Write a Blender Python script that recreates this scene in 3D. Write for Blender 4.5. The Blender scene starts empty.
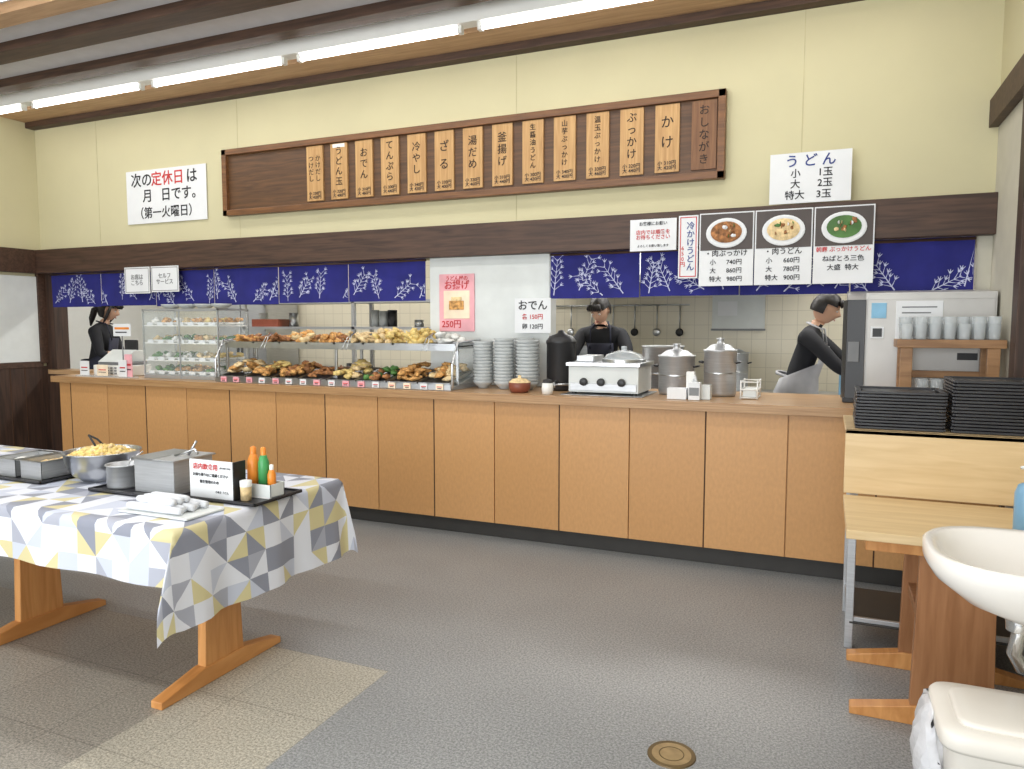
import bpy, bmesh, math, random
from mathutils import Vector, Matrix, noise
random.seed(7)
S=bpy.context.scene
try:
    S.view_settings.view_transform='Standard'
    S.view_settings.look='None'
    S.view_settings.exposure=0.0
except Exception: pass

def lin(c):
    c=c/255.0
    return c/12.92 if c<=0.04045 else ((c+0.055)/1.055)**2.4
def C(r,g,b): return (lin(r),lin(g),lin(b),1)

# ---------------- materials ----------------
def newmat(name):
    m=bpy.data.materials.new(name); m.use_nodes=True
    return m,m.node_tree,m.node_tree.nodes['Principled BSDF']
def M(name,col,rough=0.5,metal=0.0,var=0.06,scale=8,bump=0.0,alpha=1.0,trans=0.0,emis=0,stretch=(1,1,1)):
    m,t,p=newmat(name)
    tc=t.nodes.new('ShaderNodeTexCoord'); mp=t.nodes.new('ShaderNodeMapping'); mp.inputs['Scale'].default_value=stretch
    n=t.nodes.new('ShaderNodeTexNoise'); n.inputs['Scale'].default_value=scale; n.inputs['Detail'].default_value=4
    t.links.new(tc.outputs['Object'],mp.inputs[0]); t.links.new(mp.outputs[0],n.inputs['Vector'])
    r=t.nodes.new('ShaderNodeValToRGB')
    a=[max(0,x*(1-var*2)) for x in col[:3]]+[1]; b=[min(1,x*(1+var*2)) for x in col[:3]]+[1]
    r.color_ramp.elements[0].position=0.3; r.color_ramp.elements[1].position=0.7
    r.color_ramp.elements[0].color=a; r.color_ramp.elements[1].color=b
    t.links.new(n.outputs[0],r.inputs[0]); t.links.new(r.outputs[0],p.inputs['Base Color'])
    p.inputs['Roughness'].default_value=rough; p.inputs['Metallic'].default_value=metal
    p.inputs['Alpha'].default_value=alpha
    if trans: p.inputs['Transmission Weight'].default_value=trans
    if bump:
        bn=t.nodes.new('ShaderNodeBump'); bn.inputs['Strength'].default_value=bump; bn.inputs['Distance'].default_value=0.01
        t.links.new(n.outputs[0],bn.inputs['Height']); t.links.new(bn.outputs[0],p.inputs['Normal'])
    if emis:
        p.inputs['Emission Color'].default_value=col; p.inputs['Emission Strength'].default_value=emis
    return m
def wood(name,c1,c2,rough=0.45,stretch=(1,14,14),scale=3):
    m,t,p=newmat(name)
    tc=t.nodes.new('ShaderNodeTexCoord'); mp=t.nodes.new('ShaderNodeMapping'); mp.inputs['Scale'].default_value=stretch
    n=t.nodes.new('ShaderNodeTexNoise'); n.inputs['Scale'].default_value=scale; n.inputs['Detail'].default_value=6; n.inputs['Distortion'].default_value=0.6
    t.links.new(tc.outputs['Object'],mp.inputs[0]); t.links.new(mp.outputs[0],n.inputs['Vector'])
    r=t.nodes.new('ShaderNodeValToRGB'); r.color_ramp.elements[0].position=0.35; r.color_ramp.elements[1].position=0.65
    r.color_ramp.elements[0].color=c1; r.color_ramp.elements[1].color=c2
    t.links.new(n.outputs[0],r.inputs[0]); t.links.new(r.outputs[0],p.inputs['Base Color'])
    p.inputs['Roughness'].default_value=rough
    return m

m_wall=M('wall_cream_paint',C(203,196,160),0.85,var=0.015,scale=2)
m_wallr=M('wall_beige',C(196,192,176),0.85,var=0.02)
m_white=M('white_paint',C(232,232,228),0.6,var=0.01)
m_panelwhite=M('white_panel',C(214,218,216),0.5,var=0.02)
m_ceil=M('ceiling_board',C(214,214,218),0.9,var=0.02)
m_dark=wood('dark_brown_wood',C(56,38,28),C(82,58,44),0.55)
m_darkz=wood('dark_brown_wood_vertical',C(48,34,26),C(72,50,38),0.55,stretch=(14,14,1))
m_tanbeam=wood('tan_beam_wood',C(172,138,104),C(192,158,122),0.6)
m_board=wood('menu_board_brown',C(74,50,30),C(100,68,40),0.45)
m_frame=wood('menu_frame_brown',C(98,64,36),C(126,84,48),0.4)
m_plaque=wood('plaque_wood',C(174,132,82),C(196,156,102),0.5,stretch=(16,16,1))
m_plaque2=wood('plaque_wood_dark',C(106,70,40),C(132,90,54),0.5,stretch=(16,16,1))
m_ctop=wood('counter_top_laminate',C(172,134,94),C(194,158,118),0.3)
m_cedge=wood('counter_edge_wood',C(154,114,74),C(184,146,102),0.35,stretch=(1,30,60))
m_cpanel=M('counter_panel_birch',C(199,150,97),0.4,var=0.03,scale=60,stretch=(1,1,0.5))
m_cpanel2=M('counter_panel_birch_b',C(194,145,92),0.4,var=0.03,scale=60,stretch=(1,1,0.5))
m_seam=M('counter_seam_dark',C(70,45,28),0.8)
m_kick=M('kickboard_black',C(52,50,47),0.6)
m_orange=wood('table_leg_wood',C(188,128,70),C(208,150,90),0.4,stretch=(10,1,3))
m_orangez=wood('table_leg_wood_v',C(190,130,72),C(210,152,92),0.4,stretch=(12,12,1))
m_rack=wood('rack_wood_brown',C(134,98,64),C(166,126,86),0.45,stretch=(1,10,10))
m_lightw=wood('light_wood_panel',C(208,180,134),C(220,194,150),0.35,stretch=(1,8,10))
m_lightdesk=wood('stand_wood_leg',C(140,94,58),C(160,112,74),0.4,stretch=(12,12,1))
m_steel=M('stainless_steel',C(196,198,200),0.28,1.0,var=0.05,scale=6)
m_steelm=M('stainless_brushed',C(186,188,190),0.42,0.7,var=0.04,stretch=(1,1,20))
m_disp=M('dispenser_panel',C(190,188,184),0.42,0.3,var=0.02)
m_chrome=M('chrome',C(215,215,215),0.12,1.0)
m_black=M('black_plastic',C(30,30,32),0.4)
m_tray=M('black_lacquer_tray',C(44,44,48),0.35,var=0.1)
m_grey=M('grey_plastic',C(120,122,124),0.5)
m_paper=M('paper_white',C(226,228,230),0.7,var=0.01)
m_ink=M('ink_black',C(32,32,36),0.7)
m_ink2=M('ink_brown',C(50,34,22),0.7)
m_red=M('ink_red',C(196,44,44),0.6)
m_blue=M('ink_blue',C(40,60,130),0.6)
m_pink=M('poster_pink',C(232,170,178),0.6)
m_pinkl=M('poster_cream',C(240,222,196),0.6)
m_yel=M('tempura_yellow',C(222,196,124),0.7,var=0.15,scale=40,bump=0.3)
m_tem=M('tempura_golden',C(200,150,88),0.75,var=0.3,scale=40,bump=0.6)
m_tem2=M('tempura_brown',C(156,106,64),0.75,var=0.3,scale=40,bump=0.6)
m_tem3=M('tempura_pale',C(222,196,148),0.75,var=0.15,scale=40,bump=0.5)
m_green=M('leaf_green',C(80,124,60),0.6,var=0.2)
m_glass=M('glass_pane',C(225,238,238),0.05,0,alpha=0.10,var=0)
m_glass2=M('drinking_glass',C(225,232,235),0.08,0,alpha=0.38,var=0)
m_ceram=M('grey_ceramic',C(176,180,180),0.35,var=0.04)
m_porc=M('white_porcelain',C(236,232,226),0.15,var=0.0)
m_bin=M('bin_cream_plastic',C(226,221,212),0.4,var=0.01)
m_bag=M('plastic_bag',C(235,235,238),0.25,alpha=0.8,var=0.03,bump=0.5,scale=25)
m_towel=M('towel_white',C(216,219,224),0.8,var=0.05,scale=40)
m_skin=M('skin',C(206,164,138),0.55,var=0.03)
m_hair=M('hair_black',C(30,25,24),0.5,var=0.2,scale=60,stretch=(4,4,1))
m_shirt=M('black_uniform_shirt',C(34,35,40),0.85,var=0.1)
m_pants=M('dark_trousers',C(44,44,52),0.85)
m_apron=M('apron_grey',C(180,180,184),0.8)
m_apron2=M('apron_navy',C(38,40,56),0.8)
m_mouth=M('lip',C(160,90,84),0.5)
m_brass=M('brass_cover',C(158,136,98),0.45,0.3,var=0.08,scale=30)
m_brassd=M('brass_cover_ring',C(104,86,56),0.5,0.3)
m_tube=M('fluorescent_tube_glow',(1,0.97,0.94,1),0.5,emis=9,var=0)
m_redpot=M('red_brown_pot',C(130,70,52),0.4)
m_orangeb=M('sauce_orange',C(232,140,50),0.35)
m_greenb=M('sauce_green',C(70,156,90),0.35)
m_soapb=M('soap_blue',C(120,162,190),0.3)

def tilemat(name,c,mortar,sz):
    m,t,p=newmat(name)
    tc=t.nodes.new('ShaderNodeTexCoord'); mp=t.nodes.new('ShaderNodeMapping'); mp.inputs['Rotation'].default_value=(math.radians(90),0,0)
    b=t.nodes.new('ShaderNodeTexBrick'); b.offset=0; b.inputs['Scale'].default_value=1
    b.inputs['Brick Width'].default_value=sz; b.inputs['Row Height'].default_value=sz; b.inputs['Mortar Size'].default_value=0.003
    b.inputs['Color1'].default_value=c; b.inputs['Color2'].default_value=[x*0.97 for x in c[:3]]+[1]; b.inputs['Mortar'].default_value=mortar
    t.links.new(tc.outputs['Object'],mp.inputs[0]); t.links.new(mp.outputs[0],b.inputs['Vector']); t.links.new(b.outputs[0],p.inputs['Base Color'])
    p.inputs['Roughness'].default_value=0.35
    return m
m_tile=tilemat('kitchen_wall_tile',C(222,214,192),C(196,188,168),0.15)

def math_node(t,op,a,b=None):
    n=t.nodes.new('ShaderNodeMath'); n.operation=op
    for i,v in enumerate((a,b)):
        if v is None: continue
        if isinstance(v,(int,float)): n.inputs[i].default_value=v
        else: t.links.new(v,n.inputs[i])
    return n.outputs[0]
def floormat():
    m,t,p=newmat('floor_speckled_vinyl')
    tc=t.nodes.new('ShaderNodeTexCoord'); sp=t.nodes.new('ShaderNodeSeparateXYZ'); t.links.new(tc.outputs['Object'],sp.inputs[0])
    v=t.nodes.new('ShaderNodeTexNoise'); v.inputs['Scale'].default_value=110; v.inputs['Detail'].default_value=3; v.inputs['Roughness'].default_value=0.8
    t.links.new(tc.outputs['Object'],v.inputs['Vector'])
    big=t.nodes.new('ShaderNodeTexNoise'); big.inputs['Scale'].default_value=1.3; t.links.new(tc.outputs['Object'],big.inputs['Vector'])
    def ramp(src,c1,c2,a,b):
        r=t.nodes.new('ShaderNodeValToRGB'); r.color_ramp.elements[0].position=a; r.color_ramp.elements[1].position=b
        r.color_ramp.elements[0].color=c1; r.color_ramp.elements[1].color=c2; t.links.new(src,r.inputs[0]); return r.outputs[0]
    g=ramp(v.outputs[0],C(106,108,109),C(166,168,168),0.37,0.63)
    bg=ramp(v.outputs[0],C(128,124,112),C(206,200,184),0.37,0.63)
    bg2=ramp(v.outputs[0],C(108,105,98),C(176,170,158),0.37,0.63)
    br=t.nodes.new('ShaderNodeTexBrick'); br.offset=0; br.inputs['Scale'].default_value=1; br.inputs['Brick Width'].default_value=0.45; br.inputs['Row Height'].default_value=0.45
    br.inputs['Mortar Size'].default_value=0.003; br.inputs['Color1'].default_value=(1,1,1,1); br.inputs['Color2'].default_value=(.93,.93,.93,1); br.inputs['Mortar'].default_value=(.68,.68,.68,1)
    mp=t.nodes.new('ShaderNodeMapping'); mp.inputs['Location'].default_value=(1.71,-2.62,0); t.links.new(tc.outputs['Object'],mp.inputs[0]); t.links.new(mp.outputs[0],br.inputs['Vector'])
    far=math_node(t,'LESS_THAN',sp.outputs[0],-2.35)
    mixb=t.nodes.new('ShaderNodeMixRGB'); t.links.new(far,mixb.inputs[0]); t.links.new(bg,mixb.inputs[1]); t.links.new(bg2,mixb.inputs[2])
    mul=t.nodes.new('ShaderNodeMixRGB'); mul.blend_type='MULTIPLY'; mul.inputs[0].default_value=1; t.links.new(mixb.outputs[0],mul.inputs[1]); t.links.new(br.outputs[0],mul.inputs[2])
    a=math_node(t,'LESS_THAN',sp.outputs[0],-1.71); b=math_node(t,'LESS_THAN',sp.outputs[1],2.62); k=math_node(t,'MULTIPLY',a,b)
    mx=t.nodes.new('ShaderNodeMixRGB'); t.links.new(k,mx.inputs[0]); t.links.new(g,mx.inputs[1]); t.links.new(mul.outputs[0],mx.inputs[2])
    sc=ramp(big.outputs[0],(.92,.92,.92,1),(1.04,1.04,1.04,1),0.35,0.65)
    m2=t.nodes.new('ShaderNodeMixRGB'); m2.blend_type='MULTIPLY'; m2.inputs[0].default_value=1; t.links.new(mx.outputs[0],m2.inputs[1]); t.links.new(sc,m2.inputs[2])
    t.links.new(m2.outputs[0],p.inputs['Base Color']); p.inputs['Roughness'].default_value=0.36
    return m
m_floor=floormat()

def clothmat():
    m,t,p=newmat('tablecloth_triangle_print')
    uv=t.nodes.new('ShaderNodeUVMap'); sp=t.nodes.new('ShaderNodeSeparateXYZ'); t.links.new(uv.outputs[0],sp.inputs[0])
    sz=0.10
    u=math_node(t,'DIVIDE',sp.outputs[0],sz); v=math_node(t,'DIVIDE',sp.outputs[1],sz)
    fu=math_node(t,'FLOOR',u); fv=math_node(t,'FLOOR',v)
    ru=math_node(t,'SUBTRACT',u,fu); rv=math_node(t,'SUBTRACT',v,fv)
    par=math_node(t,'MODULO',math_node(t,'ABSOLUTE',math_node(t,'ADD',fu,fv)),2)
    inv=math_node(t,'SUBTRACT',1,ru)
    mixr=math_node(t,'ADD',math_node(t,'MULTIPLY',ru,math_node(t,'SUBTRACT',1,par)),math_node(t,'MULTIPLY',inv,par))
    d=math_node(t,'GREATER_THAN',mixr,rv)
    cb=t.nodes.new('ShaderNodeCombineXYZ'); t.links.new(fu,cb.inputs[0]); t.links.new(fv,cb.inputs[1]); t.links.new(d,cb.inputs[2])
    wn=t.nodes.new('ShaderNodeTexWhiteNoise'); wn.noise_dimensions='3D'; t.links.new(cb.outputs[0],wn.inputs['Vector'])
    r=t.nodes.new('ShaderNodeValToRGB'); r.color_ramp.interpolation='CONSTANT'
    e=r.color_ramp.elements; e[0].position=0; e[0].color=C(222,225,234); e[1].position=0.46; e[1].color=C(140,144,158)
    for pos,c in ((0.64,C(210,200,154)),(0.76,C(196,202,218)),(0.9,C(168,171,184))):
        x=e.new(pos); x.color=c
    t.links.new(wn.outputs['Value'],r.inputs[0]); t.links.new(r.outputs[0],p.inputs['Base Color']); p.inputs['Roughness'].default_value=0.5
    return m
m_cloth=clothmat()
m_indigo=M('noren_indigo_cloth',C(30,32,112),0.85,var=0.1,scale=5)
m_nwhite=M('noren_white_print',C(190,194,220),0.85,var=0.02)

# ---------------- mesh builder ----------------
class B:
    def __init__(s,name): s.name=name; s.bm=bmesh.new(); s.mats=[]
    def mi(s,m):
        if m not in s.mats: s.mats.append(m)
        return s.mats.index(m)
    def _fin(s,vs,m,smooth=False):
        i=s.mi(m); fs=set()
        for v in vs:
            for f in v.link_faces: fs.add(f)
        for f in fs: f.material_index=i; f.smooth=smooth
    def box(s,x0,x1,y0,y1,z0,z1,m,rot=None):
        r=bmesh.ops.create_cube(s.bm,size=1); vs=r['verts']
        c=Vector(((x0+x1)/2,(y0+y1)/2,(z0+z1)/2))
        Mx=Matrix.Translation(c)
        if rot: Mx=Mx@rot
        Mx=Mx@Matrix.Diagonal((x1-x0,y1-y0,z1-z0,1))
        bmesh.ops.transform(s.bm,matrix=Mx,verts=vs); s._fin(vs,m); return s
    def cyl(s,x,y,z0,z1,r,m,r2=None,seg=24,smooth=True):
        return s.lathe([(0,z0),(r,z0),(r if r2 is None else r2,z1),(0,z1)],x,y,m,seg,smooth)
    def lathe(s,prof,x,y,m,seg=28,smooth=True,sx=1,sy=1,rotm=None):
        rings=[]; allv=[]
        for (r,z) in prof:
            if r<1e-6: ring=[s.bm.verts.new((x,y,z))]
            else: ring=[s.bm.verts.new((x+r*sx*math.cos(2*math.pi*i/seg),y+r*sy*math.sin(2*math.pi*i/seg),z)) for i in range(seg)]
            rings.append(ring); allv+=ring
        for a,b in zip(rings[:-1],rings[1:]):
            for i in range(seg):
                j=(i+1)%seg
                try:
                    if len(a)==1 and len(b)==1: continue
                    if len(a)==1: s.bm.faces.new((a[0],b[j],b[i]))
                    elif len(b)==1: s.bm.faces.new((a[i],a[j],b[0]))
                    else: s.bm.faces.new((a[i],a[j],b[j],b[i]))
                except ValueError: pass
        if rotm is not None: bmesh.ops.transform(s.bm,matrix=rotm,verts=allv)
        i_=s.mi(m)
        for v in allv:
            for f in v.link_faces: f.material_index=i_; f.smooth=smooth
        return s
    def tube(s,pts,r,m,seg=8):
        pts=[Vector(p) for p in pts]; rings=[]
        for i,p in enumerate(pts):
            d=(pts[min(i+1,len(pts)-1)]-pts[max(i-1,0)]).normalized()
            up=Vector((0,0,1)) if abs(d.z)<0.9 else Vector((1,0,0))
            a=d.cross(up).normalized(); b=d.cross(a).normalized()
            rr=r[i] if isinstance(r,(list,tuple)) else r
            rings.append([s.bm.verts.new(p+(a*math.cos(2*math.pi*k/seg)+b*math.sin(2*math.pi*k/seg))*rr) for k in range(seg)])
        i_=s.mi(m); fs=[]
        for a,b in zip(rings[:-1],rings[1:]):
            for k in range(seg): fs.append(s.bm.faces.new((a[k],a[(k+1)%seg],b[(k+1)%seg],b[k])))
        fs.append(s.bm.faces.new(rings[0][::-1])); fs.append(s.bm.faces.new(rings[-1]))
        for f in fs: f.material_index=i_; f.smooth=True
        return s
    def prism(s,poly,axis,a0,a1,m):
        def mk(p,a):
            if axis=='X': return (a,p[0],p[1])
            if axis=='Y': return (p[0],a,p[1])
            return (p[0],p[1],a)
        A=[s.bm.verts.new(mk(p,a0)) for p in poly]; Bv=[s.bm.verts.new(mk(p,a1)) for p in poly]
        n=len(poly); fs=[s.bm.faces.new(A[::-1]),s.bm.faces.new(Bv)]
        for i in range(n): fs.append(s.bm.faces.new((A[i],A[(i+1)%n],Bv[(i+1)%n],Bv[i])))
        i_=s.mi(m)
        for f in fs: f.material_index=i_
        return s
    def blob(s,x,y,z,sx,sy,sz,m,jit=0.18,sub=2,rz=None,tl=0):
        r=bmesh.ops.create_icosphere(s.bm,subdivisions=sub,radius=1); vs=r['verts']
        rz=random.uniform(0,6.28) if rz is None else rz
        o=Vector((random.uniform(0,50),random.uniform(0,50),0))
        for v in vs:
            if jit: v.co*=1+jit*2*noise.noise(v.co*2.2+o)
        bmesh.ops.transform(s.bm,matrix=Matrix.Translation((x,y,z))@Matrix.Rotation(rz,4,'Z')@Matrix.Rotation(tl,4,'Y')@Matrix.Diagonal((sx,sy,sz,1)),verts=vs)
        s._fin(vs,m,True); return s
    def done(s,bevel=0.0,parent=None,solid=0.0,recalc=True):
        if recalc: bmesh.ops.recalc_face_normals(s.bm,faces=s.bm.faces)
        me=bpy.data.meshes.new(s.name); s.bm.to_mesh(me); s.bm.free()
        for m in s.mats: me.materials.append(m)
        o=bpy.data.objects.new(s.name,me); S.collection.objects.link(o)
        if solid:
            md=o.modifiers.new('solid','SOLIDIFY'); md.thickness=solid
        if bevel:
            md=o.modifiers.new('bevel','BEVEL'); md.width=bevel; md.segments=2; md.limit_method='ANGLE'; md.angle_limit=math.radians(40)
        if parent: o.parent=parent
        return o
def simple(name,boxes,bevel=0.0,parent=None):
    b=B(name)
    for x in boxes: b.box(*x)
    return b.done(bevel,parent)
def text(parent,s,x,y,z,size,mat,align='CENTER',name='lettering',ls=1.0,rz=0,bold=0.0,tilt=90):
    cu=bpy.data.curves.new(name,'FONT'); cu.body=s; cu.size=size; cu.align_x=align; cu.align_y='CENTER'; cu.extrude=0.0006
    cu.space_line=ls; cu.offset=bold; cu.resolution_u=3
    cu.materials.append(mat)
    o=bpy.data.objects.new(name,cu); S.collection.objects.link(o)
    o.location=(x,y,z); o.rotation_euler=(math.radians(tilt),0,rz)
    if parent: o.parent=parent
    return o
def empty(name,loc=(0,0,0)):
    o=bpy.data.objects.new(name,None); o.location=loc; S.collection.objects.link(o); return o

# ================= ROOM =================
XL,XR,YW,ZC=-7.6,0.88,5.2,3.62
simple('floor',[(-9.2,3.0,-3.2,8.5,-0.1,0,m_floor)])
simple('wall_back',[(XL-0.15,XR+0.15,YW,YW+0.15,2.03,ZC,m_wall)])
simple('wall_back_post',[(XL-0.15,-7.44,YW,YW+0.15,1.035,2.03,m_darkz)])
simple('wall_back_right',[(0.80,XR+0.15,YW,YW+0.15,1.035,2.03,m_wallr)])
simple('wall_back_panel',[(-2.95,-1.93,YW,YW+0.15,1.035,2.03,m_panelwhite)])
simple('wall_back_lower',[(XL-0.15,XR+0.15,YW,YW+0.15,0,0.985,m_darkz),(XL-0.15,XR+0.15,YW,YW+0.2,0.985,1.03,m_ctop)])
simple('wall_left',[(XL-0.15,XL,-3,YW,0,ZC,m_wall)])
simple('wall_right',[(XR,XR+0.15,-3,YW,2.75,ZC,m_wall),(XR,XR+0.15,-3,YW,0,2.75,m_wallr)])
simple('wall_front',[(XL,XR,-3.15,-3,0,0.5,m_wall),(XL,XR,-3.15,-3,2.7,ZC,m_wall)])
simple('window_1',[(XL+i*1.41,XL+i*1.41+0.06,-3.1,-3.04,0.5,2.7,m_dark) for i in range(7)]+[(XL,XR,-3.1,-3.04,2.0,2.05,m_dark)])
simple('ceiling',[(XL-0.15,XR+0.15,-3.2,YW+0.15,ZC,ZC+0.1,m_ceil)])
simple('trim_1',[(XL,XR,5.10,YW,2.03,2.27,m_dark)],0.004)
simple('trim_2',[(XL,XL+0.06,-3,5.10,2.03,2.27,m_dark),(XL,XL+0.03,-3,5.15,1.06,1.12,m_dark),(XL,XL+0.04,5.12,5.2,1.1,2.03,m_dark)],0.003)
simple('wall_left_wainscot',[(XL,XL+0.02,-3,YW,0,1.07,m_darkz)]+[(XL+0.02,XL+0.024,y*0.15-3,y*0.15-2.99,0,1.06,m_seam) for y in range(54)])
simple('whiteboard',[(XL,XL+0.025,2.6,5.12,1.12,2.0,m_panelwhite)],0.004)
simple('trim_3',[(XR-0.05,XR,-3,YW,2.66,2.82,m_dark),(XR-0.05,XR,4.22,4.34,0,2.66,m_darkz)],0.003)
simple('trim_4',[(XL,XR,4.82,5.1,3.555,ZC,m_tanbeam),(XL,XR,5.1,YW,3.50,ZC,m_dark)],0.003)
simple('trim_5',[(XL,XR,4.27,4.40,3.55,ZC,m_dark),(XL,XR,3.74,3.92,3.55,ZC,m_dark),(XL,XR,3.30,3.46,3.55,ZC,m_tanbeam),(XL,XR,2.7,2.9,3.55,ZC,m_dark),(XL,XR,2.1,2.3,3.55,ZC,m_dark)],0.003)
simple('trim_6',[(x,x+0.005,YW-0.002,YW,2.27,3.5,M('wall_joint',C(188,180,144),0.9)) for x in (-6.7,-4.9,-2.2,-0.2)])
for row,(yy,zz) in enumerate(((4.6,3.485),(3.10,3.52))):
    b=B('fluorescent_light_row')
    b.box(-7.5,XR-0.05,yy-0.05,yy+0.05,zz+0.03,ZC,m_white)
    for i in range(6):
        x1=-0.86+1.5-1.5*i
        if x1>XR-0.1: continue
        b.tube([(x1-1.34,yy,zz),(x1,yy,zz)],0.016,m_tube,12)
        b.box(x1-1.36,x1-1.33,yy-0.02,yy+0.02,zz-.02,zz+.04,m_white); b.box(x1-0.01,x1+0.02,yy-0.02,yy+0.02,zz-.02,zz+.04,m_white)
    b.done()
simple('wall_kitchen_back',[(-9.2,3.0,8.2,8.35,0,2.8,m_tile)])
simple('wall_kitchen_left',[(-9.2,-9.05,5.35,8.2,0,2.8,m_white)])
simple('wall_kitchen_right',[(2.85,3.0,5.35,8.2,0,2.8,m_white)])
simple('ceiling_kitchen',[(-9.2,3.0,5.36,8.35,2.8,2.9,m_white)])
simple('wall_kitchen_front',[(-9.2,XL-0.16,5.2,5.35,0,2.8,m_white)])
simple('wall_kitchen_front_right',[(XR+0.16,3.0,5.2,5.35,0,2.8,m_white)])
b=B('kitchen_ceiling_light')
for x in (-7.2,-5.2,-3.2,-1.0,1.0):
    b.box(x-0.65,x+0.65,6.5,6.7,2.74,2.8,m_white); b.tube([(x-0.6,6.6,2.72),(x+0.6,6.6,2.72)],0.018,m_tube,10)
b.done()

# ================= COUNTER =================
b=B('service_counter')
b.box(-6.55,XR-.005,4.66,4.70,0,0.11,m_kick)
b.box(-6.55,XR-.005,4.62,5.19,0.11,0.985,m_cpanel)
e=[-0.2-0.4775*i for i in range(15)]; e=[XR-0.006,0.7,0.2775]+e
for i in range(len(e)-1):
    x1,x0=e[i],max(e[i+1],-6.56)
    if x1<=-6.56: continue
    b.box(x0+0.003,x1-0.003,4.60,4.622,0.115,0.975,m_cpanel if i%2 else m_cpanel2)
    if i%2: b.box(x0-0.004,x0+0.004,4.597,4.61,0.11,0.98,m_seam)
b.box(-6.6,XR-0.005,4.56,5.195,0.99,1.03,m_ctop)
b.box(-6.6,XR-0.005,4.545,4.562,0.975,1.031,m_cedge)
b.done(0.002)

# ================= NOREN =================
def noren(name,x0,x1,z0,z1,y,n):
    b=B(name); ib=b.mi(m_indigo); iw=b.mi(m_nwhite)
    w=(x1-x0)/n
    def off(x,z): return 0.010*math.sin(x*21)+0.005*math.sin(x*47+z*4)
    for k in range(n):
        a0=x0+k*w+0.003; a1=x0+(k+1)*w-0.003; nx,nz=16,5; zb=z0+random.uniform(-0.008,0.012)
        g=[[b.bm.verts.new((a0+(a1-a0)*i/nx,y+off(a0+(a1-a0)*i/nx,zb+(z1-zb)*j/nz)*(1-0.6*j/nz),zb+(z1-zb)*j/nz)) for j in range(nz+1)] for i in range(nx+1)]
        for i in range(nx):
            for j in range(nz):
                f=b.bm.faces.new((g[i][j],g[i+1][j],g[i+1][j+1],g[i][j+1])); f.material_index=ib; f.smooth=True
        def stroke(p,q,wd):
            d=Vector((q[0]-p[0],q[1]-p[1])); L=d.length
            if L<1e-5: return
            nrm=Vector((-d.y,d.x))/L*wd
            pts=[(p[0]+nrm.x,p[1]+nrm.y),(p[0]-nrm.x,p[1]-nrm.y),(q[0]-nrm.x*.3,q[1]-nrm.y*.3),(q[0]+nrm.x*.3,q[1]+nrm.y*.3)]
            vs=[]
            for (px,pz) in pts:
                px=min(max(px,a0+0.004),a1-0.004); pz=min(max(pz,zb+0.006),z1-0.01)
                jj=(pz-zb)/(z1-zb)
                vs.append(b.bm.verts.new((px,y-0.004+off(px,pz)*(1-0.6*jj),pz)))
            try:
                f=b.bm.faces.new(vs); f.material_index=iw
            except ValueError: pass
        for mtf in range(4):
            cx=a0+(a1-a0)*(0.10+0.26*mtf)+random.uniform(-0.04,0.04); cz=zb+0.01+random.uniform(0,.05)
            an=random.uniform(0.5,2.6); L=random.uniform(0.17,0.27)
            ex,ez=cx+L*math.cos(an),cz+L*abs(math.sin(an))
            stroke((cx,cz),(ex,ez),0.004)
            for h in range(6):
                tt=0.15+0.16*h; bx,bz=cx+(ex-cx)*tt,cz+(ez-cz)*tt
                for sg in (-1,1):
                    a2=an+sg*random.uniform(.6,1.0); l2=random.uniform(.03,.06)
                    qx,qz=bx+l2*math.cos(a2),bz+l2*math.sin(a2)
                    stroke((bx,bz),(qx,qz),0.0026)
                    for dd in (-.6,0,.6): stroke((qx,qz),(qx+.026*math.cos(a2+dd),qz+.026*math.sin(a2+dd)),.0036)
    b.tube([(x0,y,z1-0.012),(x1,y,z1-0.012)],0.01,m_dark,8)
    return b.done(recalc=False)
noren('noren_curtain',-7.42,-2.97,1.685,2.028,5.17,6)
noren('noren_curtain',-1.91,0.79,1.69,2.028,5.17,4)

# ================= MENU BOARD =================
mb=empty('wooden_menu_board')
b=B('board_frame')
x0,x1,z0,z1=-5.03,-0.67,2.475,3.055
b.box(x0+.03,x1-.03,5.165,5.198,z0+.03,z1-.03,m_board)
b.box(x0,x1,5.13,5.198,z1-.05,z1,m_frame); b.box(x0,x1,5.13,5.198,z0,z0+.05,m_frame)
b.box(x0,x0+.05,5.13,5.198,z0,z1,m_frame); b.box(x1-.05,x1,5.13,5.198,z0,z1,m_frame)
b.done(0.004,mb)
items=['おしながき','かけ','ぶっかけ','温玉ぶっかけ','山芋ぶっかけ','生醤油うどん','釜揚げ','湯だめ','ざる','冷やし','てんぷら','おでん','うどん玉','かけだし\nつけだし']
pl=B('plaques')
for i,s_ in enumerate(items):
    xc=-0.81-0.247*i
    pl.box(xc-0.083,xc+0.083,5.148,5.166,2.545,3.0,m_plaque if i else m_plaque2)
    if i==12:
        pl.box(xc-0.06,xc+0.06,5.147,5.149,2.965,2.995,m_white)
pl.done(0.002,mb)
for i,s_ in enumerate(items):
    xc=-0.81-0.247*i
    if '\n' in s_:
        for j,w in enumerate(s_.split('\n')): text(mb,'\n'.join(w),xc+0.035-0.07*j,5.146,2.81,0.055,m_ink2,ls=1.0,bold=0.0003)
    else:
        n=len(s_); sz=min(0.078,0.295/n) if n!=2 else 0.09
        if i==0: sz=0.072
        text(mb,'\n'.join(s_),xc,5.146,2.81 if i else 2.77,sz,m_ink2,ls=1.12 if n>2 else 1.5,bold=0.0005)
    if i:
        text(mb,'小 %d円\n大 %d円'%(300+10*(i%5),400+20*(i%4)),xc,5.146,2.59,0.034,m_ink,ls=0.95,bold=0.0003)

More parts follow.
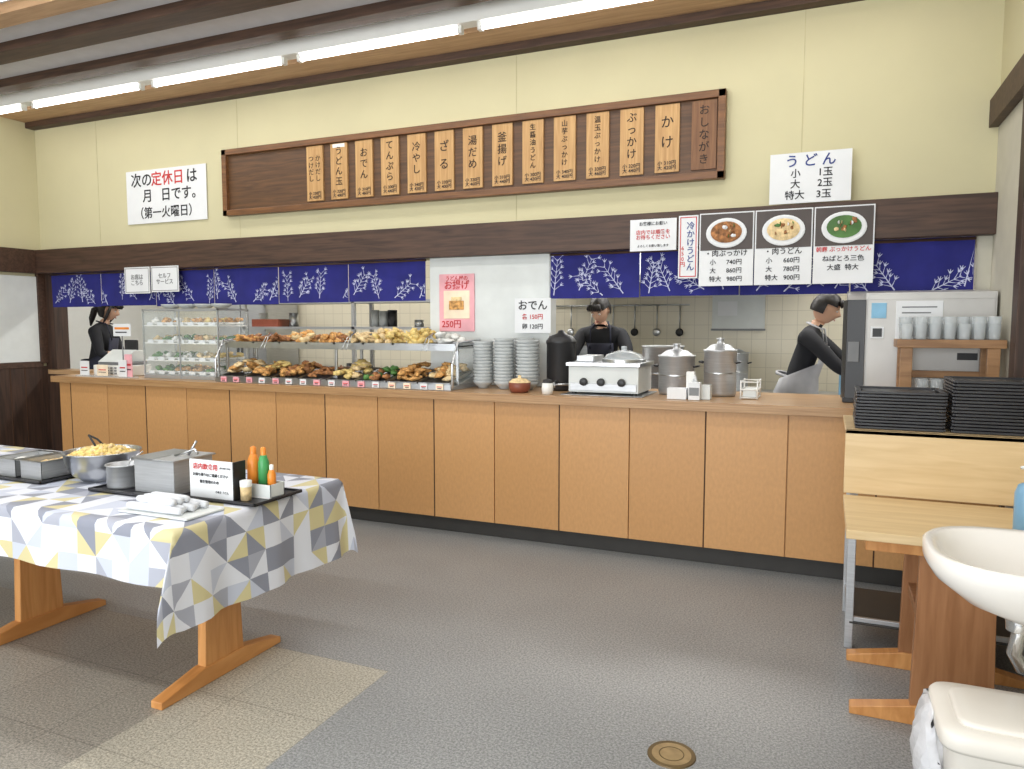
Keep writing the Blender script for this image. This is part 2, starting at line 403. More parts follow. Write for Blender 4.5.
# ================= SIGNS =================
def sign(name,x0,x1,z0,z1,y,lines,mat=None,border=None,tilt=0):
    e=empty(name)
    b=B('board'); b.box(x0,x1,y,y+0.006,z0,z1,mat or m_paper)
    if border:
        t=0.006
        b.box(x0+.01,x1-.01,y-.001,y,z1-.01-t,z1-.01,border); b.box(x0+.01,x1-.01,y-.001,y,z0+.01,z0+.01+t,border)
        b.box(x0+.01,x0+.01+t,y-.001,y,z0+.01,z1-.01,border); b.box(x1-.01-t,x1-.01,y-.001,y,z0+.01,z1-.01,border)
    b.done(0,e)
    for (s_,fx,fz,sz,m,al) in lines:
        text(e,s_,x0+(x1-x0)*fx,y-0.002,z0+(z1-z0)*fz,sz,m,al,bold=sz*0.012)
    return e
sign('closed_day_notice_sign',-6.29,-5.27,2.47,2.97,5.185,[('次の',0.2,0.8,0.14,m_ink,'CENTER'),('定休日',0.53,0.8,0.14,m_red,'CENTER'),('は',0.83,0.8,0.14,m_ink,'CENTER'),('月   日です。',0.58,0.5,0.13,m_ink,'CENTER'),('（第一火曜日）',0.5,0.18,0.115,m_ink,'CENTER')])
sign('udon_portion_sign',-0.38,0.10,2.275,2.59,5.10,[('う ど ん',0.5,0.82,0.085,m_blue,'CENTER'),('小      1玉',0.52,0.58,0.06,m_ink,'CENTER'),('大      2玉',0.52,0.37,0.06,m_ink,'CENTER'),('特大    3玉',0.48,0.15,0.06,m_ink,'CENTER')])
sign('notice_sign',-1.29,-0.97,2.01,2.225,5.085,[('お客様にお願い',0.5,0.85,0.028,m_ink,'CENTER'),('店内では順番を\nお待ちください',0.5,0.5,0.034,m_red,'CENTER'),('よろしくお願い致します',0.5,0.15,0.02,m_ink,'CENTER')])
sign('cold_menu_strip_sign',-0.955,-0.825,1.815,2.235,5.085,[('冷\nか\nけ\nう\nど\nん',0.62,0.5,0.055,m_blue,'CENTER'),('6\n5\n0\n円',0.22,0.35,0.036,m_red,'CENTER')],border=m_red)
def photo_sign(name,x0,x1,title,prices,food,tc=m_ink,ts=.046):
    e=sign(name,x0,x1,1.76,2.24,5.08,[(title,0.5,0.44,ts,tc,'CENTER')]+[(p,0.5,0.32-0.115*i,0.04,m_ink,'CENTER') for i,p in enumerate(prices)])
    b=B('photo'); xc=(x0+x1)/2
    b.box(x0+.008,x1-.008,5.077,5.08,1.995,2.232,M('photo_dark_bg',C(70,60,56),0.5))
    R=Matrix.Translation((xc,5.07,2.105))@Matrix.Rotation(math.radians(90),4,'X')@Matrix.Diagonal((1,0.75,0.05,1))
    b.lathe([(0,0.02),(0.11,0.02),(0.125,0.06),(0.13,0.0)],0,0,m_paper,28,True,rotm=R)
    R2=Matrix.Translation((xc,5.066,2.11))@Matrix.Rotation(math.radians(90),4,'X')@Matrix.Diagonal((1,0.7,0.03,1))
    b.lathe([(0,0.1),(0.07,0.08),(0.1,0.0)],0,0,food,24,True,rotm=R2)
    for k in range(12):
        b.blob(xc+random.uniform(-.06,.06),5.063,2.115+random.uniform(-.035,.04),0.018,0.002,0.012,random.choice([m_green,m_tem2,m_tem2,m_tem3,m_paper]))
    b.done(0,e)
photo_sign('meat_bukkake_menu_sign',-0.815,-0.467,'・肉ぶっかけ',['小      740円','大      860円','特大   980円'],m_tem2)
photo_sign('meat_udon_menu_sign',-0.46,-0.113,'・肉うどん',['小      660円','大      780円','特大   900円'],m_tem3)
photo_sign('cold_udon_menu_sign',-0.105,0.24,'朝霧 ぶっかけうどん',['ねばとろ三色','大盛  特大'],m_green,m_red,.034)
sign('small_notice',-6.25,-5.92,1.80,2.05,5.09,[('お席は\nこちら',0.5,0.5,0.055,m_grey,'CENTER')],border=m_grey)
sign('small_notice',-5.90,-5.55,1.81,2.05,5.09,[('セルフ\nサービス',0.5,0.5,0.055,m_grey,'CENTER')],border=m_grey)
e=sign('oden_price_sign',-2.19,-1.90,1.44,1.70,5.15,[('おでん',0.5,0.78,0.08,m_ink,'CENTER'),('各 150円',0.5,0.46,0.045,m_red,'CENTER'),('卵 120円',0.5,0.18,0.045,m_ink,'CENTER')])
e=sign('pink_food_poster',-2.86,-2.55,1.45,1.90,5.19,[('うどん屋の',0.5,0.92,0.04,m_red,'CENTER'),('お揚げ',0.5,0.8,0.075,m_red,'CENTER'),('250円',0.35,0.12,0.07,m_red,'CENTER')],mat=m_pink)
b=B('poster_picture'); b.box(-2.82,-2.59,5.186,5.19,1.55,1.77,m_pinkl)
b.box(-2.77,-2.64,5.181,5.187,1.62,1.69,m_tem); b.box(-2.75,-2.66,5.18,5.187,1.69,1.72,m_tem3); b.done(0.003,e)

# ================= FOOD DISPLAY =================
def glass_case(name,x0,x1,y0,y1,z0,z1,shelves,foodm):
    b=B(name); t=0.012
    for (x,y) in ((x0,y0),(x1-t,y0),(x0,y1-t),(x1-t,y1-t)): b.box(x,x+t,y,y+t,z0,z1,m_steelm)
    b.box(x0,x1,y0,y1,z0,z0+0.03,m_steelm); b.box(x0,x1,y0,y0+.015,z1-0.015,z1,m_steelm); b.box(x0,x1,y1-.015,y1,z1-0.015,z1,m_steelm)
    b.box(x0,x0+.015,y0,y1,z1-0.015,z1,m_steelm); b.box(x1-.015,x1,y0,y1,z1-0.015,z1,m_steelm); b.box(x0,x1,y0,y1,z1-0.005,z1,m_glass)
    b.box(x0,x1,y0-0.002,y0+0.002,z0+.03,z1-.02,m_glass); b.box(x0,x0+0.003,y0,y1,z0+.03,z1-.02,m_glass); b.box(x1-0.003,x1,y0,y1,z0+.03,z1-.02,m_glass)
    b.box((x0+x1)/2-.006,(x0+x1)/2+.006,y0-.004,y0+.004,z0,z1,m_steelm)
    zs=[z0+0.03]+[z0+(z1-z0)*(i+1)/(shelves+1) for i in range(shelves)]
    for z in zs:
        b.box(x0+.01,x1-.01,y0+.01,y1-.01,z,z+0.010,m_steelm if z==zs[0] else m_white)
        n=int((x1-x0)/0.125)
        for i in range(n):
            fm=random.choice(foodm)
            for yy in (y0+.09,y0+.21,y0+.31):
                xc=x0+0.08+(x1-x0-0.16)*i/(max(1,n-1))
                b.lathe([(0,z+.014),(0.045,z+.016),(0.056,z+.035),(0.045,z+.022),(0,z+.02)],xc,yy,m_white,14)
                for q in range(5): b.blob(xc+random.uniform(-.025,.025),yy+random.uniform(-.025,.025),z+random.uniform(.035,.065),0.03,0.022,0.018,fm,.25,1)
            b.box(xc-0.035,xc+0.035,y0+0.012,y0+0.016,z+0.010,z+0.035,m_paper)
    for k in range(4): b.lathe([(0,z1+.001),(.04,z1+.001),(.08,z1+.03),(.085,z1+.045),(.07,z1+.03),(0,z1+.01)],x0+.12+.2*k,(y0+y1)/2+.03,m_ceram,18)
    return b.done()
glass_case('glass_food_case',-5.60,-4.72,4.72,5.08,1.032,1.64,3,[m_tem3,m_yel,m_white,m_green,m_tem,m_tem3])

td=empty('tempura_display_stand')
b=B('steel_frame')
x0,x1,y0,y1=-4.66,-2.46,4.62,5.10
b.box(x0,x1,y0,y1,1.032,1.045,m_steelm)
b.box(x0,x1,y0-0.004,y0+0.004,1.035,1.075,m_steel)
b.prism([(y0+.02,1.045),(y1-.02,1.045),(y1-.02,1.13)],'X',x0+.01,x1-.01,m_steelm)
b.box(x0,x1,y0+0.12,y1,1.325,1.335,m_steelm); b.box(x0,x1,y0+0.113,y0+0.123,1.31,1.35,m_steel)
for x in (x0,-3.55,x1-0.02):
    b.box(x,x+0.02,y0+0.12,y0+0.135,1.06,1.33,m_steel); b.box(x,x+0.02,y1-0.02,y1,1.05,1.38,m_steel)
b.box(x1+.004,x1+.010,y0+.03,y1-.02,1.07,1.34,m_glass)
for xx in (x1+.007,x0-.007): b.tube([(xx,y0+.01,1.05),(xx,y0+.01,1.22),(xx,y0+.10,1.37),(xx,y1-.02,1.39),(xx,y1-.02,1.05)],0.010,m_steel)
b.done(0.001,td)
fb=B('tempura_food'); tb=B('serving_trays'); tg=B('price_tags')
ntr=8; W=(x1-x0-0.04)/ntr
for lvl in range(2):
    ya,yb=(y0+.03,y0+.40) if lvl==0 else (y0+.13,y0+.46)
    for i in range(ntr):
        xa=x0+0.02+W*i+0.006; xb=xa+W-0.012
        def zs(y): return (1.05+(y-y0)*0.20) if lvl==0 else 1.336
        R=Matrix.Rotation(math.atan(0.20) if lvl==0 else 0,4,'X')
        ym=(ya+yb)/2; zm=zs(ym)+.008
        tm=m_tray if (lvl==0 or i%3==1) else m_white
        tb.box(xa,xb,ya,yb,zm-.003,zm+.003,tm,rot=R)
        tb.box(xa,xa+.006,ya,yb,zm-.003,zm+.02,m_steel,rot=R); tb.box(xb-.006,xb,ya,yb,zm-.003,zm+.02,m_steel,rot=R)
        tb.box(xa,xb,ya,ya+.006,zs(ya),zs(ya)+.026,m_steel); tb.box(xa,xb,yb-.006,yb,zs(yb)+.005,zs(yb)+.03,m_steel)
        if lvl==0: mts=[[m_tem3,m_tem],[m_tem,m_yel],[m_tem2,m_tem],[m_tem2],[m_yel,m_tem3],[m_tem2,m_tem2,m_green],[m_tem],[m_tem3,m_tem]][i]; kind=[1,0,2,0,1,2,0,1][i]
        else: mts=[[m_tem,m_tem2],[m_tem2],[m_tem3,m_tem],[m_tem2,m_tem],[m_tem3],[m_yel,m_tem3],[m_yel],[m_white]][i]; kind=[0,0,1,2,0,2,2,1][i]
        cnt=[30,18,36][kind]
        hp=random.uniform(.04,.085)
        if lvl==1 and i==7: cnt=8
        if lvl==1 and i in(5,6): cnt=50; hp=.10
        if lvl==0 and i in (5,3): cnt=13; hp=.02
        for k in range(cnt):
            px=random.uniform(xa+.045,xb-.045); py=random.uniform(ya+.05,yb-.05)
            q=max(0,1-(abs(px-(xa+xb)/2)/(W/2))**2)
            pz=zs(py)+0.028+random.uniform(0,hp)*q
            f_=random.uniform(.8,1.2)
            sz=[(0.06*f_,0.018,0.016),(0.045*f_,0.038,0.02),(0.03*f_,0.027,0.02)][kind]
            fb.blob(px,py,pz,*sz,random.choice(mts),0.34,tl=random.uniform(-.5,.5))
        if lvl==0:
            xc=(xa+xb)/2
            for dx in(-0.06,0.07):
                tg.box(xc+dx-0.03,xc+dx+0.03,y0-0.012,y0-0.008,1.036,1.078,random.choice([m_paper,m_paper,m_pink,m_pinkl]))
                tg.box(xc+dx-0.02,xc+dx+0.02,y0-0.0135,y0-0.012,1.055,1.061,m_red); tg.box(xc+dx-0.016,xc+dx+0.016,y0-0.0135,y0-0.012,1.044,1.05,m_ink)
tb.done(0,td); fb.done(0,td); tg.done(0,td)
b=B('serving_tongs')
for x in (-4.2,-3.4,-2.7):
    for s_ in(-1,1): b.tube([(x,4.80,1.44),(x+.012*s_,4.72,1.40),(x+.02*s_,4.66,1.31)],.004,m_steel)
b.done(0,td)
b=B('cash_register')
b.box(-6.28,-5.86,4.74,5.02,1.032,1.13,m_white); b.box(-6.24,-5.88,4.76,5.0,1.13,1.16,m_grey)
b.prism([(4.74,1.16),(5.0,1.16),(5.0,1.26),(4.9,1.27)],'X',-6.22,-5.92,m_panelwhite)
b.box(-6.12,-5.95,4.95,4.965,1.26,1.36,m_black)
for i in range(5):
    for j in range(3): b.box(-6.2+0.05*i,-6.17+0.05*i,4.73,4.742,1.05+0.025*j,1.065+0.025*j,m_grey)
b.done(0.006)
b=B('card_stand')
for i,(x,w,h,m) in enumerate(((-5.76,0.1,0.15,m_paper),(-5.70,0.09,0.2,m_pink),(-6.05,0.14,0.1,m_pinkl),(-6.3,.12,.13,m_paper))):
    b.box(x-w/2,x+w/2,4.63+0.012*i,4.635+0.012*i,1.04,1.04+h,m); b.box(x-w/3,x+w/3,4.628+0.012*i,4.63+0.012*i,1.04+h*.5,1.04+h*.58,m_red); b.box(x-w/3,x+w/3,4.628+0.012*i,4.63+0.012*i,1.04+h*.3,1.04+h*.35,m_ink)
b.box(-6.36,-5.65,4.62,4.70,1.031,1.042,m_glass2)
b.tube([(-5.82,4.69,1.04),(-5.82,4.69,1.40)],.005,m_grey); b.box(-5.92,-5.70,4.68,4.685,1.40,1.51,m_paper); b.box(-5.90,-5.72,4.678,4.68,1.46,1.48,m_orangeb); b.box(-5.89,-5.75,4.678,4.68,1.43,1.44,m_ink)
b.done()
def bowlstack(name,x,y,r,n,z=1.032,pitch=0.024,m=None):
    b=B(name); m=m or m_ceram
    for i in range(n):
        zz=z+i*pitch
        b.lathe([(0,zz),(r*.45,zz),(r*.47,zz+.012),(r*.8,zz+.03),(r,zz+.06),(r*.97,zz+.06),(r*.75,zz+.033),(r*.3,zz+.02),(0,zz+.018)],x,y,m,28)
    b.done()
bowlstack('bowl_stack',-2.35,4.93,0.08,13); bowlstack('bowl_stack',-2.18,4.93,0.08,14)
bowlstack('bowl_stack',-1.995,4.93,0.09,13,pitch=0.025); bowlstack('bowl_stack',-2.09,5.09,0.075,14)
b=B('small_lidded_pot')
b.lathe([(0,1.032),(.06,1.032),(.075,1.06),(.078,1.10),(.07,1.105),(0,1.105)],-1.97,4.72,m_redpot)
b.lathe([(.079,1.102),(.05,1.125),(.012,1.132),(.012,1.15),(0,1.152)],-1.97,4.72,m_tem3); b.done()
b=B('sugar_jar'); b.lathe([(0,1.032),(.035,1.032),(.04,1.07),(.035,1.11),(0,1.11)],-1.74,4.66,m_white); b.lathe([(.036,1.11),(.03,1.13),(.008,1.135),(0,1.15)],-1.74,4.66,m_black); b.done()
b=B('black_soup_urn')
b.lathe([(0,1.032),(.10,1.032),(.105,1.05),(.105,1.36),(.11,1.37),(.11,1.385),(.085,1.42),(.03,1.44),(.02,1.46),(0,1.465)],-1.77,5.02,m_black)
b.tube([(-1.77,4.915,1.1),(-1.77,4.88,1.09),(-1.77,4.87,1.06)],0.01,m_steel); b.cyl(-1.77,5.02,1.07,1.085,0.107,m_steel); b.done()
b=B('tabletop_noodle_warmer')
b.box(-1.61,-1.13,4.72,5.1,1.05,1.225,m_panelwhite); b.box(-1.625,-1.115,4.70,5.12,1.225,1.25,m_steel)
b.box(-1.60,-1.14,4.712,4.722,1.06,1.11,m_steelm)
for x in (-1.50,-1.38,-1.24):
    R=Matrix.Translation((x,4.712,1.12))@Matrix.Rotation(math.radians(90),4,'X'); b.lathe([(0,0.0),(.028,0),(.024,.025),(0,.027)],0,0,m_black,20,rotm=R)
for x in (-1.58,-1.16):
    for y in (4.75,5.07): b.cyl(x,y,1.031,1.05,0.018,m_black)
b.box(-1.65,-1.09,4.66,5.13,1.031,1.037,m_steel)
b.lathe([(.14,1.25),(.145,1.265),(.12,1.30),(.05,1.325),(.02,1.33),(.02,1.355),(0,1.357)],-1.28,4.92,m_glass2); b.lathe([(.147,1.25),(.147,1.27),(.14,1.27)],-1.28,4.92,m_steel)
b.box(-1.58,-1.46,4.8,5.05,1.251,1.29,m_steelm)
b.done(0.004)
def pot(name,x,y,z,r,h,lid=True):
    b=B(name)
    b.lathe([(0,z),(r*.95,z),(r,z+.02),(r,z+h),(r*1.05,z+h+.005),(r*1.05,z+h+.015),(r*.95,z+h+.012)]+([(r*.6,z+h+.045),(.025,z+h+.055),(.02,z+h+.08),(.03,z+h+.09),(0,z+h+.095)] if lid else [(r*.95,z+h*.6),(0,z+h*.6)]),x,y,m_steelm)
    b.lathe([(r*1.005,z+h*.5),(r*1.02,z+h*.52),(r*1.005,z+h*.54)],x,y,m_steel)
    for s_ in (-1,1):
        b.tube([(x+s_*r*.98,y-.04,z+h*.75),(x+s_*(r+.025),y-.04,z+h*.77),(x+s_*(r+.025),y+.04,z+h*.77),(x+s_*r*.98,y+.04,z+h*.75)],0.006,m_black)
    b.done()
pot('soup_pot',-0.94,5.02,1.032,0.12,0.25); pot('soup_pot',-0.655,5.03,1.032,0.105,0.29)
b=B('pepper_and_napkin_boxes')
for (x,y,w,d,h,m) in ((-0.87,4.70,.12,.09,.07,m_paper),(-0.76,4.68,.07,.07,.11,m_paper),(-0.70,4.74,.06,.08,.09,m_panelwhite),(-0.80,4.76,.05,.05,.17,m_white)):
    b.box(x-w/2,x+w/2,y-d/2,y+d/2,1.032,1.032+h,m)
for k in range(5): b.box(-0.77+.004*k,-0.766+.004*k,4.66,4.70,1.14,1.19-.004*k,m_paper,rot=Matrix.Rotation(0.3-.12*k,4,'Y'))
b.box(-0.76-.03,-0.76+.03,4.643,4.646,1.06,1.11,m_grey)
b.done(0.003)
b=B('white_wire_rack')
for z in (1.04,1.09,1.14):
    b.tube([(-0.50,4.84,z),(-0.40,4.84,z),(-0.40,5.06,z),(-0.50,5.06,z),(-0.50,4.84,z)],0.004,m_white)
for (x,y) in ((-0.50,4.84),(-0.40,4.84),(-0.40,5.06),(-0.50,5.06)): b.tube([(x,y,1.032),(x,y,1.15)],0.005,m_white)
b.box(-0.49,-0.41,4.86,5.04,1.045,1.09,m_panelwhite); b.done()

b=B('tea_dispenser_machine')
b.box(0.20,0.865,4.88,5.13,1.06,1.69,m_disp)
b.box(0.21,0.855,4.875,4.882,1.07,1.68,m_disp)
b.prism([(0.20,4.86),(0.20,5.13),(0.10,5.13),(0.08,5.02),(0.10,4.88)],'Z',1.05,1.65,m_black)
b.prism([(4.87,1.65),(5.13,1.71),(5.13,1.65)],'X',0.10,0.865,m_disp)
b.box(0.09,0.865,4.87,5.13,1.033,1.06,m_black)
b.box(0.11,0.17,4.855,4.87,1.28,1.40,m_grey); b.box(0.23,0.30,4.868,4.876,1.42,1.49,m_paper); b.box(0.24,0.29,4.866,4.869,1.43,1.48,m_black)
b.box(0.36,0.60,4.868,4.876,1.40,1.64,m_paper)
for i in range(6): b.box(0.39,0.57-.03*(i%3),4.866,4.869,1.60-.033*i,1.608-.033*i,m_grey)
b.box(0.23,0.31,4.868,4.876,1.54,1.63,M('sticker_blue',C(130,182,212),0.5)); b.box(0.68,0.78,4.868,4.876,1.3,1.34,m_black)
b.done(0.004)
b=B('wooden_glass_rack')
b.box(0.35,0.865,4.58,4.82,1.375,1.42,m_rack); b.box(0.37,0.43,4.59,4.62,1.033,1.375,m_rack); b.box(0.78,0.84,4.59,4.62,1.033,1.375,m_rack)
b.box(0.37,0.43,4.78,4.81,1.033,1.375,m_rack); b.box(0.78,0.84,4.78,4.81,1.033,1.375,m_rack); b.box(0.40,0.84,4.79,4.80,1.2,1.24,m_rack)
b.done(0.003)
b=B('drinking_glasses')
def glass(b,x,y,z,h=0.10,r=0.032):
    b.lathe([(0,z),(r*.8,z),(r*.85,z+.01),(r,z+h),(r*.93,z+h),(r*.78,z+.015),(0,z+.012)],x,y,m_glass2,14)
for i in range(7):
    for j in range(3):
        glass(b,0.40+.069*i,4.63+.072*j,1.421,0.085)
        if (i+j)%4: glass(b,0.40+.069*i,4.63+.072*j,1.46,0.085)
for i in range(4):
    for j in range(2): glass(b,0.49+.07*i,4.66+.075*j,1.033,0.11); glass(b,0.49+.07*i,4.66+.075*j,1.09,0.11)
b.done()

# ================= TRAY STAND =================
b=B('tray_stand')
b.box(0.085,0.872,3.62,3.64,0.74,1.03,m_lightw); b.box(0.085,0.872,3.62,4.2,1.01,1.03,m_lightw)
for x in (0.13,0.83):
    for y in (3.68,4.15): b.box(x-.018,x+.018,y-.018,y+.018,0,1.01,m_steelm)
b.box(0.13,0.83,3.67,3.69,.12,.15,m_steelm); b.box(0.12,0.14,3.68,4.15,.12,.15,m_steelm); b.box(0.82,0.84,3.68,4.15,.12,.15,m_steelm)
b.box(0.13,0.83,3.66,4.16,.12,.13,m_kick)
b.done(0.003)
def trays(name,xc,yc,z,n,w=0.38,d=0.30):
    b=B(name)
    for i in range(n):
        zz=z+i*0.0145; ox=random.uniform(-.003,.003)
        b.box(xc-w/2+.02+ox,xc+w/2-.02+ox,yc-d/2+.02,yc+d/2-.02,zz,zz+.004,m_tray)
        for (sx,sy) in ((1,0),(-1,0),(0,1),(0,-1)):
            if sx: b.box(xc+ox+sx*w/2-.010,xc+ox+sx*w/2+.010,yc-d/2,yc+d/2,zz+.001,zz+.012,m_tray)
            else: b.box(xc+ox-w/2,xc+ox+w/2,yc+sy*d/2-.010,yc+sy*d/2+.010,zz+.001,zz+.012,m_tray)
    b.done(0.002)
trays('tray_stack',0.305,3.83,1.031,12,0.34); trays('tray_stack',0.685,3.83,1.031,16,0.34)
def tleg(b,c,half,axis,z1,post=0.2,m=None,mf=None,off=0):
    x,y=c
    prof=[(-half,0),(half,0),(half,.03),(half*.35,.075),(-half*.35,.075),(-half,.03)]
    if axis=='Y':
        b.prism([(y+p[0],p[1]) for p in prof],'X',x-.03,x+.03,mf)
        b.prism([(y-post*.55,.07),(y+post*.55,.07),(y+post*.42,z1),(y-post*.42,z1)],'X',x-.022,x+.022,m)
        b.box(x-.028,x+.028,y-half*.9,y+half*.9,z1-.05,z1,mf)
    else:
        b.prism([(x+p[0],p[1]) for p in prof],'Y',y-.03,y+.03,mf)
        b.prism([(x-post*.5+off,.07),(x+post*.5+off,.07),(x+post*.45+off,z1),(x-post*.45+off,z1)],'Y',y-.022,y+.022,m)
        b.box(x-half*.9,x+half*.9,y-.028,y+.028,z1-.05,z1,mf)
b=B('wooden_side_table')
b.box(0.085,0.872,2.98,3.61,0.70,0.735,m_lightw)
for y in (3.06,3.55): tleg(b,(0.46,y),0.34,'X',0.70,0.27,m_lightdesk,m_orange)
b.box(0.35,0.58,3.08,3.53,0.35,0.39,m_lightdesk)
b.done(0.003)
b=B('soap_pump_bottle')
b.lathe([(0,.736),(.035,.736),(.04,.75),(.04,.90),(.03,.93),(.012,.94),(.012,.97),(0,.97)],0.672,3.1,m_soapb); b.tube([(0.672,3.1,.96),(0.672,3.1,1.0),(0.645,3.08,.995)],.006,m_panelwhite); b.done()

# ================= SINK =================
b=B('wash_basin')
def sup(cx,cy,a,bb,z,n=2.8,seg=48):
    r=[]
    for i in range(seg):
        t=2*math.pi*i/seg; c,s_=math.cos(t),math.sin(t)
        r.append((cx+a*math.copysign(abs(c)**(2/n),c),cy+bb*math.copysign(abs(s_)**(2/n),s_),z))
    return r
def loft(b,rings,m,cap0=True,cap1=True):
    R=[[b.bm.verts.new(p) for p in r] for r in rings]; i_=b.mi(m); fs=[]
    for a,c in zip(R[:-1],R[1:]):
        n=len(a)
        for i in range(n): fs.append(b.bm.faces.new((a[i],a[(i+1)%n],c[(i+1)%n],c[i])))
    if cap0: fs.append(b.bm.faces.new(R[0][::-1]))
    if cap1: fs.append(b.bm.faces.new(R[-1]))
    for f in fs: f.material_index=i_; f.smooth=True
cx,cy=0.575,2.50
loft(b,[sup(cx+.12,cy,.10,.12,.655),sup(cx+.08,cy,.17,.17,.67),sup(cx+.04,cy,.235,.215,.71),sup(cx+.01,cy,.275,.25,.765),sup(cx,cy,.287,.265,.80),sup(cx,cy,.288,.268,.838),sup(cx,cy,.278,.258,.847),sup(cx,cy,.252,.232,.84),sup(cx-.01,cy,.225,.205,.80),sup(cx-.01,cy,.18,.16,.75),sup(cx,cy,.10,.09,.73),sup(cx,cy,.03,.03,.728)],m_porc)
b.box(0.77,0.875,2.24,2.76,0.68,0.86,m_porc)
b.tube([(0.82,2.5,.86),(0.82,2.5,1.0),(0.78,2.5,1.04),(0.70,2.5,1.03),(0.68,2.5,1.0)],0.012,m_chrome)
b.tube([(0.54,2.5,.70),(0.54,2.5,.60),(0.53,2.5,.54),(0.55,2.5,.50),(0.61,2.5,.485),(0.66,2.5,.51),(0.68,2.5,.56),(0.73,2.5,.59),(0.875,2.5,.59)],0.02,m_chrome,12)
b.lathe([(.03,.70),(.038,.66),(.034,.61)],0.54,2.5,m_chrome)
b.done(0.0)

# ================= BIN =================
b=B('trash_bin'); bx=.505
loft(b,[sup(bx,2.22,.17,.12,0.0,6),sup(bx,2.22,.19,.14,.42,6),sup(bx,2.22,.195,.145,.44,6)],m_bin)
loft(b,[sup(bx,2.22,.208,.158,.425,7),sup(bx,2.22,.212,.162,.435,7),sup(bx,2.22,.212,.162,.465,7),sup(bx,2.22,.205,.155,.475,7),sup(bx,2.22,.175,.125,.478,7)],m_bin)
loft(b,[sup(bx,2.22,.168,.118,.476,7),sup(bx,2.22,.165,.115,.486,7),sup(bx,2.22,.155,.105,.489,7)],m_bin)
rings=[]
for z,a in ((.19,.008),(.23,.026),(.28,.036),(.33,.040),(.38,.035),(.43,.02),(.46,.01)):
    rings.append([(bx-.212+ (a)*math.cos(t*math.pi/12)+.008*math.sin(t*3+z*60),2.27+(.10)*math.sin(t*math.pi/12)*(0.5+a*12)+.012*math.cos(t*5+z*30),z) for t in range(24)])
loft(b,rings,m_bag)
b.done(0.0)
b=B('floor_drain_cover')
b.lathe([(0,.0045),(.068,.0045),(.068,.0)],-0.458,2.48,m_brass,36,False)
b.lathe([(.068,.0),(.068,.0045),(.082,.0045),(.084,.0)],-0.458,2.48,m_brassd,36,False)
b.lathe([(.040,.0044),(.040,.0052),(.044,.0052),(.044,.0044)],-0.458,2.48,m_brassd,36,False)
b.done()

# ================= TABLE (left) =================
b=B('wooden_table')
b.box(-5.0,-2.21,1.96,2.94,.705,.738,m_orange)
for x in (-2.37,-3.55,-4.75): tleg(b,(x,2.33),0.34,'Y',0.705,0.2,m_orangez,m_orange)
b.box(-4.75,-2.37,2.31,2.35,.62,.68,m_orange)
b.done(0.004)
b=B('patterned_tablecloth')
xr,xl,yn,yf,zt=-2.20,-5.01,1.95,2.95,.7435
uvl=b.bm.loops.layers.uv.new('UVMap')
us=[xl+ (xr-xl)*i/36 for i in range(37)]+[xr+0.38*i/18 for i in range(1,19)]
vs_=[yn-.22*(10-i)/10 for i in range(10)]+[yn+(yf-yn)*i/24 for i in range(25)]+[yf+.22*i/10 for i in range(1,11)]
def cpos(u,v):
    du=max(0,u-xr); dn=max(0,yn-v); df=max(0,v-yf); dv=max(dn,df); sg=-1 if dn>0 else 1
    x=min(u,xr); y=min(max(v,yn),yf)
    if du==0 and dv==0: return (x,y,zt+0.0006*math.sin(u*9)*math.sin(v*7))
    L=math.hypot(du,dv)
    z=zt-L+0.006*min(1,L/.02)
    def wav(vv): return .018*math.sin((vv-yn)*2*math.pi/.42+1.0)+.008*math.sin(vv*31)
    if dv==0:
        return (x+.012*min(1,du/.02)+.05*du+(du/.38)*wav(v),y,z)
    if du==0:
        return (x,y+sg*(.012*min(1,dv/.02)+.06*dv+.012*(dv/.22)*math.sin(u*2*math.pi/.5)),z)
    ph=math.atan2(dv,du); f0=math.sin(2*ph)*L
    w=math.cos(ph)**2
    z+=.05*math.sin(2*ph)*(L/.44)
    flx,fly=(.03,.27) if dn>0 else (.10,.12)
    return (x+.012+ .05*du*w+f0*flx+ w*(du/.38)*wav(yn if dn>0 else yf),y+sg*(.012+.06*dv+f0*fly+(1-w)*.012*math.sin(x*2*math.pi/.5)),z)
g=[[b.bm.verts.new(cpos(u,v)) for v in vs_] for u in us]
ic=b.mi(m_cloth)
for i in range(len(us)-1):
    for j in range(len(vs_)-1):
        f=b.bm.faces.new((g[i][j],g[i+1][j],g[i+1][j+1],g[i][j+1])); f.material_index=ic; f.smooth=True
        for lp,(a,c) in zip(f.loops,((i,j),(i+1,j),(i+1,j+1),(i,j+1))): lp[uvl].uv=(us[a]+20,vs_[c]+20)
b.done(0,recalc=False)
ZT=.747
def flat_tray(name,x,y,w,d,rz=0):
    b=B(name); R=Matrix.Translation((x,y,0))@Matrix.Rotation(rz,4,'Z')
    b.box(-w/2,w/2,-d/2,d/2,ZT,ZT+.006,m_tray)
    for q in ((-w/2,-w/2+.01,-d/2,d/2),(w/2-.01,w/2,-d/2,d/2),(-w/2,w/2,-d/2,-d/2+.01),(-w/2,w/2,d/2-.01,d/2)): b.box(*q,ZT,ZT+.014,m_tray)
    bmesh.ops.transform(b.bm,matrix=R,verts=b.bm.verts[:]); return b.done(0.002)
flat_tray('black_serving_tray',-3.62,2.42,.42,.30); flat_tray('black_serving_tray',-2.83,2.42,.50,.30); flat_tray('black_serving_tray',-2.36,2.48,.40,.30)
Z2=ZT+.0075
